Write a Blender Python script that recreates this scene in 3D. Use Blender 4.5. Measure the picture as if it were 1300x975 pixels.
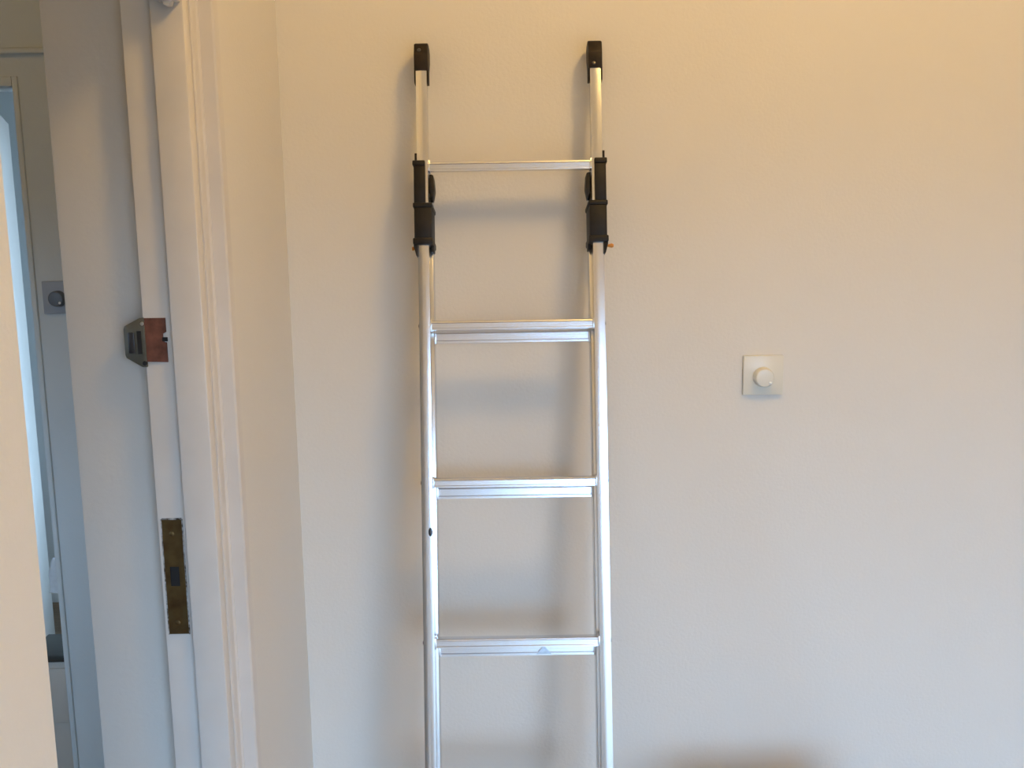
import bpy, bmesh, math
from mathutils import Vector, Matrix
R = math.radians
scene = bpy.context.scene
for o in list(bpy.data.objects):
    bpy.data.objects.remove(o)
C = scene.collection

# ------------------------------------------------------------------ camera
cam_d = bpy.data.cameras.new('camera')
cam_d.sensor_width = 36.0
cam_d.lens = 36.0 * 1240 / 1300
cam_d.clip_start = 0.02
cam = bpy.data.objects.new('camera', cam_d)
C.objects.link(cam)
cam.matrix_world = Matrix.Rotation(R(90 - 8.8), 4, 'X') @ Matrix.Rotation(R(-0.9), 4, 'Z')
scene.camera = cam

# ------------------------------------------------------------------ daylight and exposure
SKY = 14.5
LAMP = 45.0
HALL_FILL = 24.0  # strength of the lamp added to fill the hall
world = bpy.data.worlds.new('overcast_sky')
scene.world = world
world.use_nodes = True
bg = world.node_tree.nodes['Background']
bg.inputs['Strength'].default_value = SKY
_nt = world.node_tree                                  # overcast sky above the horizon, darker ground below it
_tc = _nt.nodes.new('ShaderNodeTexCoord'); _sep = _nt.nodes.new('ShaderNodeSeparateXYZ')
_rp = _nt.nodes.new('ShaderNodeValToRGB')
_nt.links.new(_tc.outputs['Generated'], _sep.inputs[0])
_mr = _nt.nodes.new('ShaderNodeMapRange')
_mr.inputs['From Min'].default_value = -1; _mr.inputs['From Max'].default_value = 1
_nt.links.new(_sep.outputs['Z'], _mr.inputs['Value'])
_nt.links.new(_mr.outputs['Result'], _rp.inputs['Fac'])
_rp.color_ramp.elements[0].position = 0.495; _rp.color_ramp.elements[0].color = (0.07, 0.088, 0.105, 1)
_rp.color_ramp.elements[1].position = 0.54; _rp.color_ramp.elements[1].color = (0.40, 0.66, 1.0, 1)
_nt.links.new(_rp.outputs['Color'], bg.inputs['Color'])

def portal(name, loc, rot, sx, sy):
    l = bpy.data.lights.new(name, 'AREA')
    l.shape = 'RECTANGLE'; l.size = sx; l.size_y = sy
    l.cycles.is_portal = True
    o = bpy.data.objects.new(name, l); C.objects.link(o)
    o.location = loc; o.rotation_euler = rot
    return o
WX0, WX1, WZ0, WZ1 = 0.25, 1.70, -1.60, 0.38          # window in the wall behind the camera
portal('window_daylight', ((WX0 + WX1) / 2, -1.42, (WZ0 + WZ1) / 2), (R(90), 0, 0), WX1 - WX0, WZ1 - WZ0)
portal('added_hall_daylight', (-1.95, 0.42, -0.25), (R(90), 0, 0), 0.5, 0.9)  # daylight through a window added to brighten the hall
portal('far_window_daylight', (-0.48, 3.35, -0.1), (0, R(90), 0), 1.4, 1.1)

vs = scene.view_settings
vs.view_transform = 'Standard'
vs.look = 'None'
vs.exposure = 0.07
vs.gamma = 1.0
vs.use_curve_mapping = False

# ------------------------------------------------------------------ materials
def principled(name, col, rough=0.5, metal=0.0, var=0.0, var_scale=8.0, bump=0.0, bump_scale=120.0,
               col2=None, spec=0.5, stretch=None):
    m = bpy.data.materials.new(name)
    m.use_nodes = True
    nt = m.node_tree
    b = nt.nodes['Principled BSDF']
    b.inputs['Roughness'].default_value = rough
    b.inputs['Metallic'].default_value = metal
    b.inputs['Specular IOR Level'].default_value = spec
    b.inputs['Base Color'].default_value = (*col, 1)
    tc = nt.nodes.new('ShaderNodeTexCoord')
    src = tc.outputs['Object']
    if stretch:
        mp = nt.nodes.new('ShaderNodeMapping')
        mp.inputs['Scale'].default_value = stretch
        nt.links.new(src, mp.inputs['Vector']); src = mp.outputs['Vector']
    if var > 0 or col2:
        n = nt.nodes.new('ShaderNodeTexNoise')
        n.inputs['Scale'].default_value = var_scale
        n.inputs['Detail'].default_value = 6
        nt.links.new(src, n.inputs['Vector'])
        rp = nt.nodes.new('ShaderNodeValToRGB')
        c2 = col2 if col2 else tuple(max(0, c * (1 - var)) for c in col)
        rp.color_ramp.elements[0].position = 0.35
        rp.color_ramp.elements[1].position = 0.65
        rp.color_ramp.elements[0].color = (*c2, 1)
        rp.color_ramp.elements[1].color = (*col, 1)
        nt.links.new(n.outputs['Fac'], rp.inputs['Fac'])
        nt.links.new(rp.outputs['Color'], b.inputs['Base Color'])
    if bump > 0:
        n2 = nt.nodes.new('ShaderNodeTexNoise')
        n2.inputs['Scale'].default_value = bump_scale
        n2.inputs['Detail'].default_value = 4
        nt.links.new(src, n2.inputs['Vector'])
        bp = nt.nodes.new('ShaderNodeBump')
        bp.inputs['Strength'].default_value = bump
        bp.inputs['Distance'].default_value = 0.002
        nt.links.new(n2.outputs['Fac'], bp.inputs['Height'])
        nt.links.new(bp.outputs['Normal'], b.inputs['Normal'])
    return m

M = {}
M['wall'] = principled('cream_wall_paint', (0.78, 0.75, 0.70), 0.75, var=0.012, var_scale=5, bump=0.35, bump_scale=150)
M['hall'] = principled('hall_paint', (0.74, 0.77, 0.76), 0.8, var=0.05, var_scale=4, bump=0.2)
M['pier'] = principled('hall_cream_paint', (0.68, 0.64, 0.59), 0.7, var=0.05, var_scale=4, bump=0.2)
M['far'] = principled('far_room_paint', (0.72, 0.72, 0.69), 0.8, var=0.04, var_scale=4)
M['ceiling'] = principled('ceiling_paint', (0.62, 0.60, 0.57), 0.9, var=0.03, var_scale=3)
M['floor'] = principled('floor_boards', (0.30, 0.20, 0.12), 0.5, var=0.3, var_scale=6, bump=0.2, bump_scale=30, stretch=(1, 12, 1))
M['gloss'] = principled('white_gloss_paint', (0.72, 0.68, 0.64), 0.32, var=0.05, var_scale=14, bump=0.12, bump_scale=40)
M['alu'] = principled('brushed_aluminium', (0.80, 0.81, 0.83), 0.21, metal=1.0, var=0.10, var_scale=30, bump=0.05, bump_scale=200, stretch=(1, 1, 0.05))
M['alu_rung'] = principled('extruded_aluminium', (0.78, 0.80, 0.84), 0.27, metal=1.0, var=0.08, var_scale=30, bump=0.05, bump_scale=200, stretch=(0.05, 1, 1))
M['black'] = principled('black_plastic', (0.010, 0.008, 0.007), 0.5, spec=0.3, col2=(0.017, 0.014, 0.012), var_scale=40, bump=0.2, bump_scale=150)
M['rubber'] = principled('scuffed_black_rubber', (0.009, 0.007, 0.007), 0.55, spec=0.3, col2=(0.03, 0.017, 0.010), var_scale=35, bump=0.4, bump_scale=90)
M['orange'] = principled('orange_plastic', (0.75, 0.30, 0.05), 0.45, var=0.1)
M['switch'] = principled('ivory_plastic', (0.78, 0.75, 0.66), 0.3, var=0.02)
M['greyplate'] = principled('grey_switch_plastic', (0.40, 0.42, 0.46), 0.4, var=0.05)
M['greyknob'] = principled('dark_grey_plastic', (0.13, 0.14, 0.16), 0.4, var=0.05)
M['dot'] = principled('polished_white_plastic', (0.95, 0.94, 0.90), 0.08)
M['brass'] = principled('tarnished_brass', (0.17, 0.115, 0.045), 0.42, metal=0.75, col2=(0.10, 0.055, 0.02), var_scale=30, bump=0.3, bump_scale=80)
M['chip'] = principled('chipped_paint_edge', (0.55, 0.52, 0.50), 0.5, col2=(0.05, 0.035, 0.02), var_scale=160)
M['dark'] = principled('recess_shade_black', (0.012, 0.012, 0.014), 0.8, var=0.1)  # near-black paints shade into slots and holes; also one screw head
M['iron'] = principled('grey_green_enamel', (0.125, 0.12, 0.095), 0.45, metal=0.2, var=0.25, var_scale=40, bump=0.2)
M['bolt'] = principled('worn_steel', (0.10, 0.10, 0.11), 0.35, metal=0.8, var=0.2)
M['rust'] = principled('bare_red_wood', (0.21, 0.075, 0.045), 0.7, col2=(0.10, 0.035, 0.02), var_scale=60, bump=0.4)
M['steel'] = principled('bright_screw_steel', (0.75, 0.76, 0.75), 0.25, metal=1.0, var=0.05)
M['cloth'] = principled('white_towelling', (0.80, 0.82, 0.83), 0.95, var=0.1, var_scale=60, bump=0.6, bump_scale=250)
M['darkwood'] = principled('dark_stained_wood', (0.05, 0.045, 0.035), 0.5, var=0.2, bump=0.2, stretch=(1, 10, 10))
M['wood'] = principled('oiled_oak', (0.36, 0.22, 0.11), 0.5, var=0.25, var_scale=10, bump=0.2, stretch=(1, 8, 1))
M['whitewood'] = principled('white_lacquer', (0.64, 0.57, 0.49), 0.35, var=0.03)
def emitter(name, col, s):
    m = bpy.data.materials.new(name); m.use_nodes = True
    nt = m.node_tree
    nt.nodes.remove(nt.nodes['Principled BSDF'])
    e = nt.nodes.new('ShaderNodeEmission')
    e.inputs['Color'].default_value = (*col, 1); e.inputs['Strength'].default_value = s
    nt.links.new(e.outputs[0], nt.nodes['Material Output'].inputs['Surface'])
    return m

# ------------------------------------------------------------------ mesh helpers
def add_box(bm, x0, x1, y0, y1, z0, z1, bev=0.0, seg=2):
    t = bmesh.new()
    v = [t.verts.new((x, y, z)) for x in (x0, x1) for y in (y0, y1) for z in (z0, z1)]
    for f in ((0, 1, 3, 2), (4, 6, 7, 5), (0, 4, 5, 1), (2, 3, 7, 6), (0, 2, 6, 4), (1, 5, 7, 3)):
        t.faces.new([v[i] for i in f])
    bmesh.ops.recalc_face_normals(t, faces=t.faces)
    if bev > 0:
        bmesh.ops.bevel(t, geom=list(t.edges), offset=bev, segments=seg, affect='EDGES', profile=0.5)
    me = bpy.data.meshes.new('tmp'); t.to_mesh(me); t.free()
    bm.from_mesh(me); bpy.data.meshes.remove(me)

def add_prism(bm, prof, a0, a1, axis, bev=0.0):
    """prof: 2-D outline. axis 'x': prof=(y,z); 'y': prof=(x,z); 'z': prof=(x,y)."""
    t = bmesh.new()
    def P(u, w, a):
        return {'x': (a, u, w), 'y': (u, a, w), 'z': (u, w, a)}[axis]
    A = [t.verts.new(P(u, w, a0)) for u, w in prof]
    B = [t.verts.new(P(u, w, a1)) for u, w in prof]
    n = len(prof)
    t.faces.new(A); t.faces.new(list(reversed(B)))
    for i in range(n):
        t.faces.new((A[i], B[i], B[(i + 1) % n], A[(i + 1) % n]))
    bmesh.ops.recalc_face_normals(t, faces=t.faces)
    if bev > 0:
        bmesh.ops.bevel(t, geom=list(t.edges), offset=bev, segments=2, affect='EDGES', profile=0.5)
    me = bpy.data.meshes.new('tmp'); t.to_mesh(me); t.free()
    bm.from_mesh(me); bpy.data.meshes.remove(me)

def add_lathe(bm, prof, seg, mat):
    """prof: (radius, height) pairs spun around local Z, placed by matrix mat."""
    rings = []
    for r, h in prof:
        if r < 1e-6:
            rings.append([bm.verts.new(mat @ Vector((0, 0, h)))])
        else:
            rings.append([bm.verts.new(mat @ Vector((r * math.cos(2 * math.pi * k / seg), r * math.sin(2 * math.pi * k / seg), h))) for k in range(seg)])
    for a, b in zip(rings, rings[1:]):
        for k in range(seg):
            k2 = (k + 1) % seg
            if len(a) == 1 and len(b) == 1: continue
            if len(a) == 1: bm.faces.new((a[0], b[k], b[k2]))
            elif len(b) == 1: bm.faces.new((a[k], b[0], a[k2]))
            else: bm.faces.new((a[k], b[k], b[k2], a[k2]))
    bmesh.ops.recalc_face_normals(bm, faces=bm.faces)

def obj(name, bm, mat, parent=None, smooth=False):
    me = bpy.data.meshes.new(name)
    bm.to_mesh(me); bm.free()
    me.materials.append(M[mat] if isinstance(mat, str) else mat)
    if smooth:
        for p in me.polygons: p.use_smooth = True
        me.set_sharp_from_angle(angle=R(40))
    o = bpy.data.objects.new(name, me); C.objects.link(o)
    o.parent = parent
    return o

def box(name, mat, dims, parent=None, bev=0.0):
    bm = bmesh.new(); add_box(bm, *dims, bev=bev)
    return obj(name, bm, mat, parent, smooth=bev > 0)

def boxes(name, mat, lst, parent=None, bev=0.0):
    bm = bmesh.new()
    for d in lst: add_box(bm, *d, bev=bev)
    return obj(name, bm, mat, parent, smooth=bev > 0)

def struct(o):
    o['kind'] = 'structure'; return o

def tag(o, label, cat, group=None):
    o['label'] = label; o['category'] = cat
    if group: o['group'] = group
    return o

def empty(name, loc, rot=(0, 0, 0)):
    o = bpy.data.objects.new(name, None); C.objects.link(o)
    o.location = loc; o.rotation_euler = rot; o.empty_display_size = 0.05
    return o

# ------------------------------------------------------------------ room shell
ZF, ZC = -1.65, 1.60        # floor and ceiling (camera eye at z = 0)
XL = -0.451                 # left wall plane
XR = 2.70
YB = 2.0                    # wall behind the ladder
YW = -1.3                   # window wall
HEAD = 0.36                 # underside of the door head
struct(box('floor', 'floor', (-3.3, XR + 0.1, YW - 0.12, 4.4, ZF - 0.1, ZF)))
struct(box('ceiling', 'ceiling', (-3.3, XR + 0.1, YW - 0.12, 4.4, ZC, ZC + 0.1)))
struct(box('wall_back', 'wall', (-0.541, XR, YB, YB + 0.1, ZF, ZC)))
struct(box('wall_right', 'wall', (XR, XR + 0.1, YW, YB + 0.1, ZF, ZC)))
struct(boxes('wall_front', 'wall', [
    (-1.0, WX0, YW - 0.12, YW, ZF, ZC), (WX1, XR + 0.1, YW - 0.12, YW, ZF, ZC),
    (WX0, WX1, YW - 0.12, YW, ZF, WZ0), (WX0, WX1, YW - 0.12, YW, WZ1, ZC)]))
struct(boxes('wall_left', 'wall', [
    (-0.541, XL, 1.445, YB, ZF, ZC),               # between the door and the corner
    (-0.541, XL, 0.66, 1.445, HEAD + 0.03, ZC),    # above the door
    (-0.541, -0.33, YW, 0.651, ZF, ZC)]))          # thicker wall on the near side of the door
# window in the wall behind the camera
w1 = struct(empty('window_1', ((WX0 + WX1) / 2, YW, WZ0)))
wx, wz = (WX1 - WX0), (WZ1 - WZ0)
boxes('window_frame', 'gloss', [
    (-wx / 2, -wx / 2 + 0.05, -0.09, -0.03, 0, wz), (wx / 2 - 0.05, wx / 2, -0.09, -0.03, 0, wz),
    (-wx / 2 + 0.05, wx / 2 - 0.05, -0.09, -0.03, 0, 0.05), (-wx / 2 + 0.05, wx / 2 - 0.05, -0.09, -0.03, wz - 0.05, wz)], w1)
box('window_bar', 'gloss', (-0.02, 0.02, -0.085, -0.035, 0.05, wz - 0.05), w1)
box('window_sill', 'gloss', (-wx / 2 - 0.04, wx / 2 + 0.04, -0.02, 0.10, -0.03, 0.0), w1, bev=0.006)
struct(box('baseboard_back', 'gloss', (XL, XR, YB - 0.016, YB, ZF, ZF + 0.11), bev=0.004))
struct(box('baseboard_right', 'gloss', (XR - 0.016, XR, YW, YB - 0.016, ZF, ZF + 0.11), bev=0.004))

# door frame: lining with a rebate on the hall side (the door opens into the hall)
d1 = struct(empty('door_1', (-0.495, 1.42, ZF)))
def dl(x0, x1, y0, y1, z0, z1):                     # world box -> local to the door frame
    return (x0 + 0.495, x1 + 0.495, y0 - 1.42, y1 - 1.42, z0 - ZF, z1 - ZF)
boxes('jamb', 'gloss', [dl(-0.541, -0.4955, 1.434, 1.446, ZF, HEAD)], d1, bev=0.0015)
box('door_stop', 'gloss', dl(-0.4955, -0.4485, 1.420, 1.446, ZF, HEAD), d1, bev=0.003)
box('jamb', 'gloss', dl(-0.541, -0.4485, 0.652, 0.672, ZF, HEAD), d1, bev=0.002)
box('head', 'gloss', dl(-0.541, -0.4485, 0.652, 1.446, HEAD, HEAD + 0.03), d1, bev=0.002)
# architrave of the doorway on the room side
t1 = struct(empty('trim_1', (XL, 1.446, ZF)))
ARC = [(0.0, 0.0), (0.004, 0.0), (0.0055, 0.004), (0.0055, 0.020), (0.0085, 0.0225), (0.0085, 0.0245), (0.026, 0.0275), (0.0285, 0.030), (0.0285, 0.052), (0.024, 0.058), (0.0, 0.060)]
bm = bmesh.new(); add_prism(bm, ARC, 0, HEAD - ZF + 0.06, 'z')
obj('architrave', bm, 'gloss', t1)
bm = bmesh.new(); add_prism(bm, [(x, HEAD - ZF + y) for x, y in ARC], -0.78, 0.0, 'y')
obj('architrave', bm, 'gloss', t1)

# hall: pier beside the frame, wall with the second doorway, far room
struct(boxes('wall_hall', 'pier', [(-0.672, -0.541, 1.47, 2.5, ZF, ZC)], bev=0.006))
DX = -1.2076                                       # edge of the second doorway
struct(boxes('wall_hall_end', 'hall', [
    (DX, -0.541, 2.5, 2.58, ZF, ZC), (-2.02, DX, 2.5, 2.58, 0.40, ZC), (-3.2, -2.02, 2.5, 2.58, ZF, ZC)]))
struct(box('wall_hall_side', 'hall', (-3.3, -3.2, 0.55, 4.4, ZF, ZC)))
struct(boxes('wall_hall_near', 'hall', [(-3.2, -2.2, 0.45, 0.55, ZF, ZC), (-1.7, -0.541, 0.45, 0.55, ZF, ZC),
                                        (-2.2, -1.7, 0.45, 0.55, ZF, -0.7), (-2.2, -1.7, 0.45, 0.55, 0.2, ZC)]))
w3 = struct(empty('added_window_3', (-1.95, 0.45, -0.7)))  # unseen window, added so daylight reaches the pier and hall wall
boxes('window_frame', 'gloss', [(-0.25, -0.22, 0.02, 0.07, 0, 0.9), (0.22, 0.25, 0.02, 0.07, 0, 0.9),
                                (-0.22, 0.22, 0.02, 0.07, 0, 0.03), (-0.22, 0.22, 0.02, 0.07, 0.87, 0.9)], w3)
struct(box('trim_2', 'hall', (-3.2, -0.672, 2.484, 2.5, 0.452, 0.466), bev=0.004))
t3 = struct(empty('trim_3', (DX, 2.5, ZF)))
box('casing', 'hall', (-0.014, 0.0, -0.006, 0.03, 0, 0.40 - ZF), t3, bev=0.003)
box('casing', 'hall', (-0.812, -0.014, -0.006, 0.085, 0.376 - ZF, 0.40 - ZF), t3, bev=0.003)
box('strike_slot', 'dark', (-0.0165, -0.013, 0.008, 0.022, 0.95, 1.03), t3)
FY0, FY1, FZ0, FZ1 = 2.80, 3.90, -0.80, 0.60
struct(boxes('wall_far_right', 'far', [
    (-0.541 - 0.05, -0.541, 2.58, FY0, ZF, ZC), (-0.591, -0.541, FY1, 4.3, ZF, ZC),
    (-0.591, -0.541, FY0, FY1, ZF, FZ0), (-0.591, -0.541, FY0, FY1, FZ1, ZC)]))
struct(box('wall_far', 'far', (-3.2, -0.541, 4.3, 4.4, ZF, ZC)))
w2 = struct(empty('window_2', (-0.57, 3.35, FZ0)))
boxes('window_frame', 'gloss', [(-0.015, 0.02, -0.55, -0.51, 0, 1.4), (-0.015, 0.02, 0.51, 0.55, 0, 1.4),
                                (-0.015, 0.02, -0.51, 0.51, 0, 0.04), (-0.015, 0.02, -0.51, 0.51, 1.36, 1.4)], w2)
# open white door in the far room
d2 = struct(empty('door_2', (-1.64, 3.26, ZF + 0.02), (0, 0, math.atan2(-0.56, 0.225))))
box('door_leaf', 'whitewood', (0, 0.50, -0.02, 0.02, 0, 0.375 - ZF - 0.02), d2, bev=0.002)

# ------------------------------------------------------------------ extension ladder
LEAN = R(10.05)
P0 = Vector((0.0022, 1.935, 0.309))
S = (P0.z - ZF) / math.cos(LEAN)                   # slope length from P0 to the floor
foot = P0 + Vector((0, -math.sin(LEAN), -math.cos(LEAN))) * S
lad = tag(empty('extension_ladder', foot, (-LEAN, 0, 0)),
          'aluminium two-section extension ladder with black plastic guides leaning on the cream wall', 'ladder')
# local: x lateral, y depth away from the climber, z up the ladder; s = distance down from P0
def up(s): return S - s
STX = 0.1665
for sd in (-1, 1):
    c = sd * STX
    bm = bmesh.new()                               # channel with a slightly crowned front face
    fr = [(c - 0.0103 + 0.0206 * i / 8, 0.0008 * ((i - 4) / 4) ** 2) for i in range(9)]
    add_prism(bm, fr + [(c + 0.0103, 0.027), (c + 0.0095, 0.028), (c - 0.0095, 0.028), (c - 0.0103, 0.027)], 0.24, up(-0.02), 'z')
    obj('fly_stile', bm, 'alu', lad, True)
    c2 = sd * (STX - 0.0045)
    bm = bmesh.new(); add_box(bm, c2 - 0.0115, c2 + 0.0115, 0.036, 0.068, 0.03, up(0.19), bev=0.0025)
    obj('base_stile', bm, 'alu', lad, True)
    # rubber foot
    bm = bmesh.new(); add_prism(bm, [(0.028, 0.0055), (0.076, 0.014), (0.076, 0.06), (0.028, 0.06)], c2 - 0.016, c2 + 0.016, 'x', bev=0.002)
    obj('rubber_foot', bm, 'rubber', lad, True)
RW = STX - 0.0097
def rung(name, s_top, h, n0, n1, half, collar, twist=0.0):
    z1 = up(s_top); z0 = z1 - h
    # ribbed extrusion: lip at the top, shallow groove, face, lip at the bottom
    prof = [(n0, z0), (n0, z0 + h * .16), (n0 + .0022, z0 + h * .22), (n0 + .0022, z0 + h * .70), (n0, z0 + h * .76),
            (n0 + .0008, z1 - .0012), (n0 + .003, z1), (n1 - .002, z1), (n1, z1 - .002), (n1, z0 + .002), (n1 - .002, z0 - .0005)]
    cy, cz = (n0 + n1) / 2, (z0 + z1) / 2
    ct, st = math.cos(twist), math.sin(twist)
    prof = [(cy + (y - cy) * ct - (z - cz) * st, cz + (y - cy) * st + (z - cz) * ct) for y, z in prof]
    bm = bmesh.new(); add_prism(bm, prof, -half, half, 'x')
    r = obj(name, bm, 'alu_rung', lad)
    for sd in (-1, 1):
        x = sd * half
        bm = bmesh.new(); add_box(bm, min(x, x - sd * collar), max(x, x - sd * collar), n0 - .0012, n1 + .0012, z0 - .0015, z1 + .0015, bev=.0008)
        obj('rung_collar', bm, 'alu_rung', r, True)
        bm = bmesh.new()
        xo = sd * (half + 0.0195 if n0 < .03 else half + 0.023)
        add_lathe(bm, [(0, 0.0032), (0.0035, 0.0025), (0.005, 0), (0.005, -0.003)], 12,
                  Matrix.Translation((xo, (n0 + n1) / 2, (z0 + z1) / 2)) @ Matrix.Rotation(R(90 * sd), 4, 'Y'))
        obj('rivet', bm, 'bolt', r, True)
    return r
fly_s = [0.1735, 0.479, 0.7785, 1.0815, 1.385, 1.688]
base_s = [0.4935, 0.7950, 1.0985, 1.402, 1.705]
for i, s in enumerate(fly_s): rung('fly_rung', s, 0.0175, 0.003, 0.026, RW, 0.004, R(7) if i == 0 else 0.0)
base_rungs = [rung('base_rung', s, 0.026, 0.044, 0.066, RW - 0.003, 0.006) for s in base_s]
# worn triangular sticker on the fourth step
bm = bmesh.new()
zt = up(1.0985)
add_prism(bm, [(0.036, zt - 0.024), (0.066, zt - 0.024), (0.051, zt - 0.008)], 0.0435, 0.0445, 'y')
add_prism(bm, [(0.044, zt - 0.022), (0.058, zt - 0.022), (0.051, zt - 0.0145)], 0.0430, 0.0440, 'y')
obj('warning_sticker', bm, principled('faded_grey_print', (0.58, 0.62, 0.68), 0.4, metal=0.7, var=0.3, var_scale=90), base_rungs[2])
# dent mark on the left fly stile
bm = bmesh.new()
add_lathe(bm, [(0, 0.0006), (0.0045, 0.0004), (0.0055, 0)], 14,
          Matrix.Translation((-STX + 0.006, 0.0, up(0.879))) @ Matrix.Rotation(R(90), 4, 'X') @ Matrix.Diagonal((0.75, 1.5, 1, 1)))
obj('plug', bm, 'bolt', lad, True)
# end caps resting on the wall
for sd in (-1, 1):
    c = sd * STX
    bm = bmesh.new()
    prof = [(-.003, up(.000)), (-.005, up(-.030)), (.001, up(-.052)), (.016, up(-.058)), (.040, up(-.057)), (.0535, up(-.050)), (.0535, up(-.028)), (.036, up(-.004)), (.030, up(.0))]
    add_prism(bm, prof, c - .0132, c + .0132, 'x', bev=.0022)
    cap = obj('end_cap', bm, 'rubber', lad, True)
    for s2 in (-1, 1):
        xi, xo = c + s2 * .0102, c + s2 * .0138
        bm = bmesh.new()
        add_prism(bm, [(.002, up(-.006)), (.028, up(-.006)), (.026, up(.022)), (.006, up(.022))], min(xi, xo), max(xi, xo), 'x', bev=.0008)
        obj('cap_flap', bm, 'rubber', cap, True)
    bm = bmesh.new()
    add_lathe(bm, [(0, .0015), (.003, .001), (.0036, 0), (.0036, -.004)], 12, Matrix.Translation((c - .003, -.0035, up(-.038 if sd < 0 else -.008))) @ Matrix.Rotation(R(90), 4, 'X'))
    obj('cap_screw', bm, 'bolt', cap, True)
# black guide brackets joining the two sections
for sd in (-1, 1):
    c = sd * STX
    def X(a, b):                                   # outward offsets from the stile centre
        p, q = c + sd * a, c + sd * b
        return min(p, q), max(p, q)
    g = empty('guide_bracket', (0, 0, 0)); g.parent = lad
    bm = bmesh.new()                               # upper half: wraps the outer side, open at the inner corner
    add_box(bm, *X(-.0055, .0165), -.006, .076, up(.258), up(.176), bev=.0025)
    obj('upper_clasp', bm, 'black', g, True)
    bm = bmesh.new(); add_box(bm, *X(-.0055, .0185), -.009, .077, up(.184), up(.174), bev=.002)
    obj('upper_rim', bm, 'black', g, True)
    bm = bmesh.new(); add_box(bm, *X(-.0165, .0165), -.007, .076, up(.328), up(.256), bev=.0025)
    obj('lower_sleeve', bm, 'black', g, True)
    bm = bmesh.new(); add_box(bm, *X(-.0185, .0185), -.0095, .077, up(.264), up(.255), bev=.002)
    obj('middle_rim', bm, 'black', g, True)
    bm = bmesh.new(); add_box(bm, *X(-.0185, .0190), -.0095, .077, up(.334), up(.322), bev=.002)
    obj('lower_rim', bm, 'black', g, True)
    bm = bmesh.new()
    x0, x1 = X(.0102, .0180)
    pr = [(x0, up(.330)), (x1, up(.330)), (x1, up(.338)), ((x0 + x1) / 2 - sd * .001, up(.356)), (x0 if sd > 0 else x1, up(.356))] if sd > 0 else \
         [(x0, up(.330)), (x1, up(.330)), (x1, up(.356)), ((x0 + x1) / 2 + .001, up(.356)), (x0, up(.338))]
    add_prism(bm, pr, -.005, .03, 'y', bev=.001)
    obj('outer_tongue', bm, 'black', g, True)
    bm = bmesh.new(); add_box(bm, *X(-.0185, -.0125), .02, .05, up(.345), up(.330), bev=.001)
    obj('inner_tongue', bm, 'black', g, True)
    bm = bmesh.new(); add_box(bm, *X(.0100, .0150), .002, .03, up(.180), up(.158), bev=.001)
    obj('guide_pin', bm, 'black', g, True)
    bm = bmesh.new()                               # latch hook on the inner side
    u0, u1 = c - sd * .0115, c - sd * .0215
    add_prism(bm, [(u0, up(.196)), (u1 + sd * .002, up(.198)), (u1, up(.225)), (u1 + sd * .004, up(.246)), (u0, up(.232))], .012, .05, 'y', bev=.0015)
    obj('latch_hook', bm, 'black', g, True)
    bm = bmesh.new()
    add_lathe(bm, [(0, .010), (.003, .010), (.0042, .007), (.003, .003), (.0022, 0), (.0022, -.01)], 12,
              Matrix.Translation((c + sd * .0185, .02, up(.338))) @ Matrix.Rotation(R(90 * sd), 4, 'Y') @ Matrix.Diagonal((1, 1, 1.2 if sd > 0 else .5, 1)))
    obj('adjusting_screw', bm, 'orange', g, True)

# ------------------------------------------------------------------ dimmer switches
def dimmer(loc, label, mat='switch', kmat='switch'):
    t = tag(empty('dimmer_switch', loc), label, 'switch', 'dimmer switches')
    box('plate', mat, (-.0415, .0415, -.009, 0, 0, .083), t, bev=.0025)
    Rx = Matrix.Rotation(R(90), 4, 'X')
    bm = bmesh.new()
    add_lathe(bm, [(.0, .0195), (.012, .0195), (.0175, .0185), (.0195, .0160), (.0205, .003), (.0205, 0)], 40, Matrix.Translation((-.001, -.009, .0385)) @ Rx)
    k = obj('knob', bm, kmat, t, True)
    bm = bmesh.new()
    add_lathe(bm, [(0, .0014), (.002, .0012), (.0034, 0)], 20, Matrix.Translation((.010, -.0283, .0285)) @ Rx)
    obj('white_dot', bm, 'dot', k, True)  # small glossy white dot, low on the right of the knob
    return t
dimmer((.5185, 2.0, -.340), 'square ivory dimmer switch with round knob on cream wall beside the ladder')
dimmer((-1.149, 2.5, -.186), 'square grey dimmer switch on hall wall, half hidden beyond the door frame', 'greyplate', 'greyknob')

# ------------------------------------------------------------------ door furniture on the frame
# rim latch keep
kp = tag(empty('latch_keep', (-0.541, 1.434, -0.186)), 'grey metal rim latch keep on the white door frame over bare red wood', 'latch')
bm = bmesh.new()                                   # housing tapers away from the frame
add_prism(bm, [(0.003, -.002), (0.003, .071), (-.004, .071), (-.027, .059), (-.0285, .054), (-.0285, .016), (-.027, .012), (-.004, -.002)], -0.004, 0.034, 'y', bev=.0018)
hs = obj('housing', bm, 'iron', kp, True)
box('bolt_slot', 'dark', (-.0085, -.0025, -.0052, -.0035, .018, .052), hs)
box('roller', 'bolt', (-.022, -.0125, -.0058, -.0035, .019, .050), hs, bev=.001)
for zz in (.0625, .004):
    bm = bmesh.new()
    add_lathe(bm, [(0, .0012), (.0028, .0010), (.0036, 0), (.0036, -.002)], 14, Matrix.Translation((.0, -.004, zz)) @ Matrix.Rotation(R(90), 4, 'X'))
    obj('screw', bm, 'steel' if zz > .03 else 'dark', hs, True)
bm = bmesh.new()                                   # bare wood packing with a broken notch
add_prism(bm, [(.0, .006), (.0335, .005), (.0335, .034), (.0285, .036), (.0285, .047), (.0335, .050), (.0335, .0705), (.0, .0705)], -0.0022, 0.004, 'y', bev=.0004)
pk = obj('wood_packing', bm, 'rust', kp)
box('screw_hole', 'dark', (.0275, .0345, -.0026, .001, .036, .042), pk)
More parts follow.
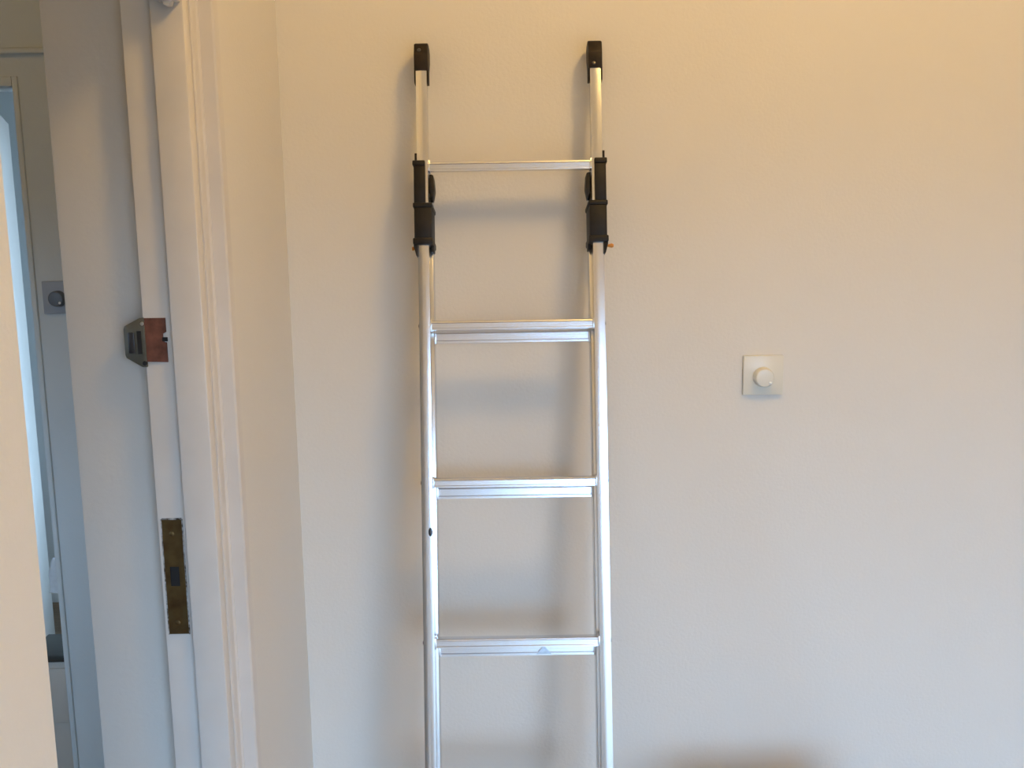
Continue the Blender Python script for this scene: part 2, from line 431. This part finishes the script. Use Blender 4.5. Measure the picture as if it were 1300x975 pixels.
# mortise strike plate
sp = tag(empty('strike_plate', (-0.5195, 1.434, -0.604)), 'long tarnished brass strike plate let into the white door frame', 'strike plate')
bm = bmesh.new()
for d in ((-.0150, .0150, -.0016, .001, .108, .182), (-.0150, .0150, -.0016, .001, 0, .077), (-.0150, -.0075, -.0016, .001, .077, .108), (.0065, .0150, -.0016, .001, .077, .108)):
    add_box(bm, *d)
obj('plate', bm, 'brass', sp)
box('bolt_recess', 'dark', (-.0075, .0065, -.0006, .001, .077, .108), sp)
boxes('paint_edge', 'chip', [(-.0168, -.0150, -.0012, .001, -.001, .183), (.0150, .0166, -.0012, .001, -.001, .183), (-.0150, .0150, -.0012, .001, .182, .1845)], sp)
for zz in (.018, .160):
    bm = bmesh.new()
    add_lathe(bm, [(0, .0010), (.0030, .0008), (.0040, 0), (.0040, -.002)], 14, Matrix.Translation((-.001, -.0016, zz)) @ Matrix.Rotation(R(90), 4, 'X'))
    obj('screw', bm, 'brass', sp, True)
# small white contact at the top of the frame
ct = tag(empty('door_contact', (-0.462, 1.42, 0.318)), 'small white contact block high on the white door frame', 'contact')
box('body', 'gloss', (-.018, .012, -.022, 0, .004, .04), ct, bev=.003)
bm = bmesh.new(); add_prism(bm, [(-.010, .006), (.004, .006), (.001, -.002), (-.007, -.002)], -.018, -.004, 'y', bev=.001)
obj('lip', bm, 'gloss', ct, True)

# ------------------------------------------------------------------ glimpses of the far room
bm = bmesh.new()
N = 14
pts = []
for j in range(7):
    row = []
    w = .014 + .008 * math.sin(j * .9) + .003 * j
    for k in range(N):
        a = 2 * math.pi * k / N
        rr = w * (1 + .22 * math.sin(3 * a + j * .7))
        row.append(bm.verts.new((rr * math.cos(a), .55 * rr * math.sin(a), -j * .016)))
    pts.append(row)
for a, b in zip(pts, pts[1:]):
    for k in range(N): bm.faces.new((a[k], a[(k + 1) % N], b[(k + 1) % N], b[k]))
bm.faces.new(list(reversed(pts[0]))); bm.faces.new(pts[-1])
bmesh.ops.recalc_face_normals(bm, faces=bm.faces)
tw = obj('hand_towel', bm, 'cloth', None, True); tw.location = (-1.250, 2.57, -0.86)
tag(tw, 'crumpled white towel hanging inside the far blue-lit doorway', 'towel')
ch = tag(empty('low_chest', (-1.19, 2.70, ZF)), 'low white chest with a dark top in the far blue-lit room', 'chest')
box('body', 'whitewood', (-.20, .22, -.07, .08, 0, .465), ch, bev=.004)
box('top', 'darkwood', (-.21, .23, -.08, .08, .465, .485), ch, bev=.004)
box('drawer', 'whitewood', (-.18, .20, -.078, -.07, .28, .445), ch, bev=.003)

# ------------------------------------------------------------------ outside the view: added shadow cabinet, room lamp, added hall lamp
cb = tag(empty('shadow_cabinet', (.53, 1.60, ZF)), 'unseen small oak cabinet added below the dimmer switch to shadow the cream wall', 'cabinet')  # unseen cabinet added to cast a soft shadow on the wall
box('body', 'wood', (-.15, .15, -.14, .14, .03, .535), cb, bev=.004)
box('top', 'wood', (-.17, .17, -.16, .15, .535, .56), cb, bev=.005)
for z in (.05, .31):
    dr = box('drawer', 'wood', (-.14, .14, -.155, -.14, z, z + .215), cb, bev=.003)
    bm = bmesh.new()
    add_lathe(bm, [(0, .022), (.010, .020), (.012, .014), (.006, .006), (.006, 0)], 16, Matrix.Translation((0, -.155, z + .12)) @ Matrix.Rotation(R(90), 4, 'X'))
    obj('knob', bm, 'bolt', dr, True)
for x in (-.12, .12):
    for y in (-.11, .11):
        box('foot', 'wood', (x - .02, x + .02, y - .02, y + .02, 0, .03), cb)
def pendant(loc, rad, strength, label):
    pl = tag(empty('pendant_lamp', loc), label, 'lamp', 'pendant lamps')
    bm = bmesh.new()
    add_lathe(bm, [(rad * math.sin(math.pi * i / 16), -rad * math.cos(math.pi * i / 16)) for i in range(17)], 28, Matrix.Identity(4))
    obj('globe', bm, emitter('warm_glass_globe', (1.0, 0.612, 0.18), strength), pl, True)
    h = ZC - loc[2]
    bm = bmesh.new(); add_lathe(bm, [(.0, rad - .003), (.022, rad - .003), (.022, rad + .035), (.005, rad + .045), (.005, h - .02), (.045, h - .015), (.05, h)], 20, Matrix.Identity(4))
    obj('cord_and_rose', bm, 'gloss', pl, True)
pendant((0.70, 0.68, 1.36), 0.155, LAMP, 'large round warm glowing pendant lamp hanging in the room with the ladder')
pendant((-1.50, 0.95, 1.25), 0.08, HALL_FILL, 'small unseen warm pendant lamp added to light the hall')  # unseen lamp added to warm and brighten the hall
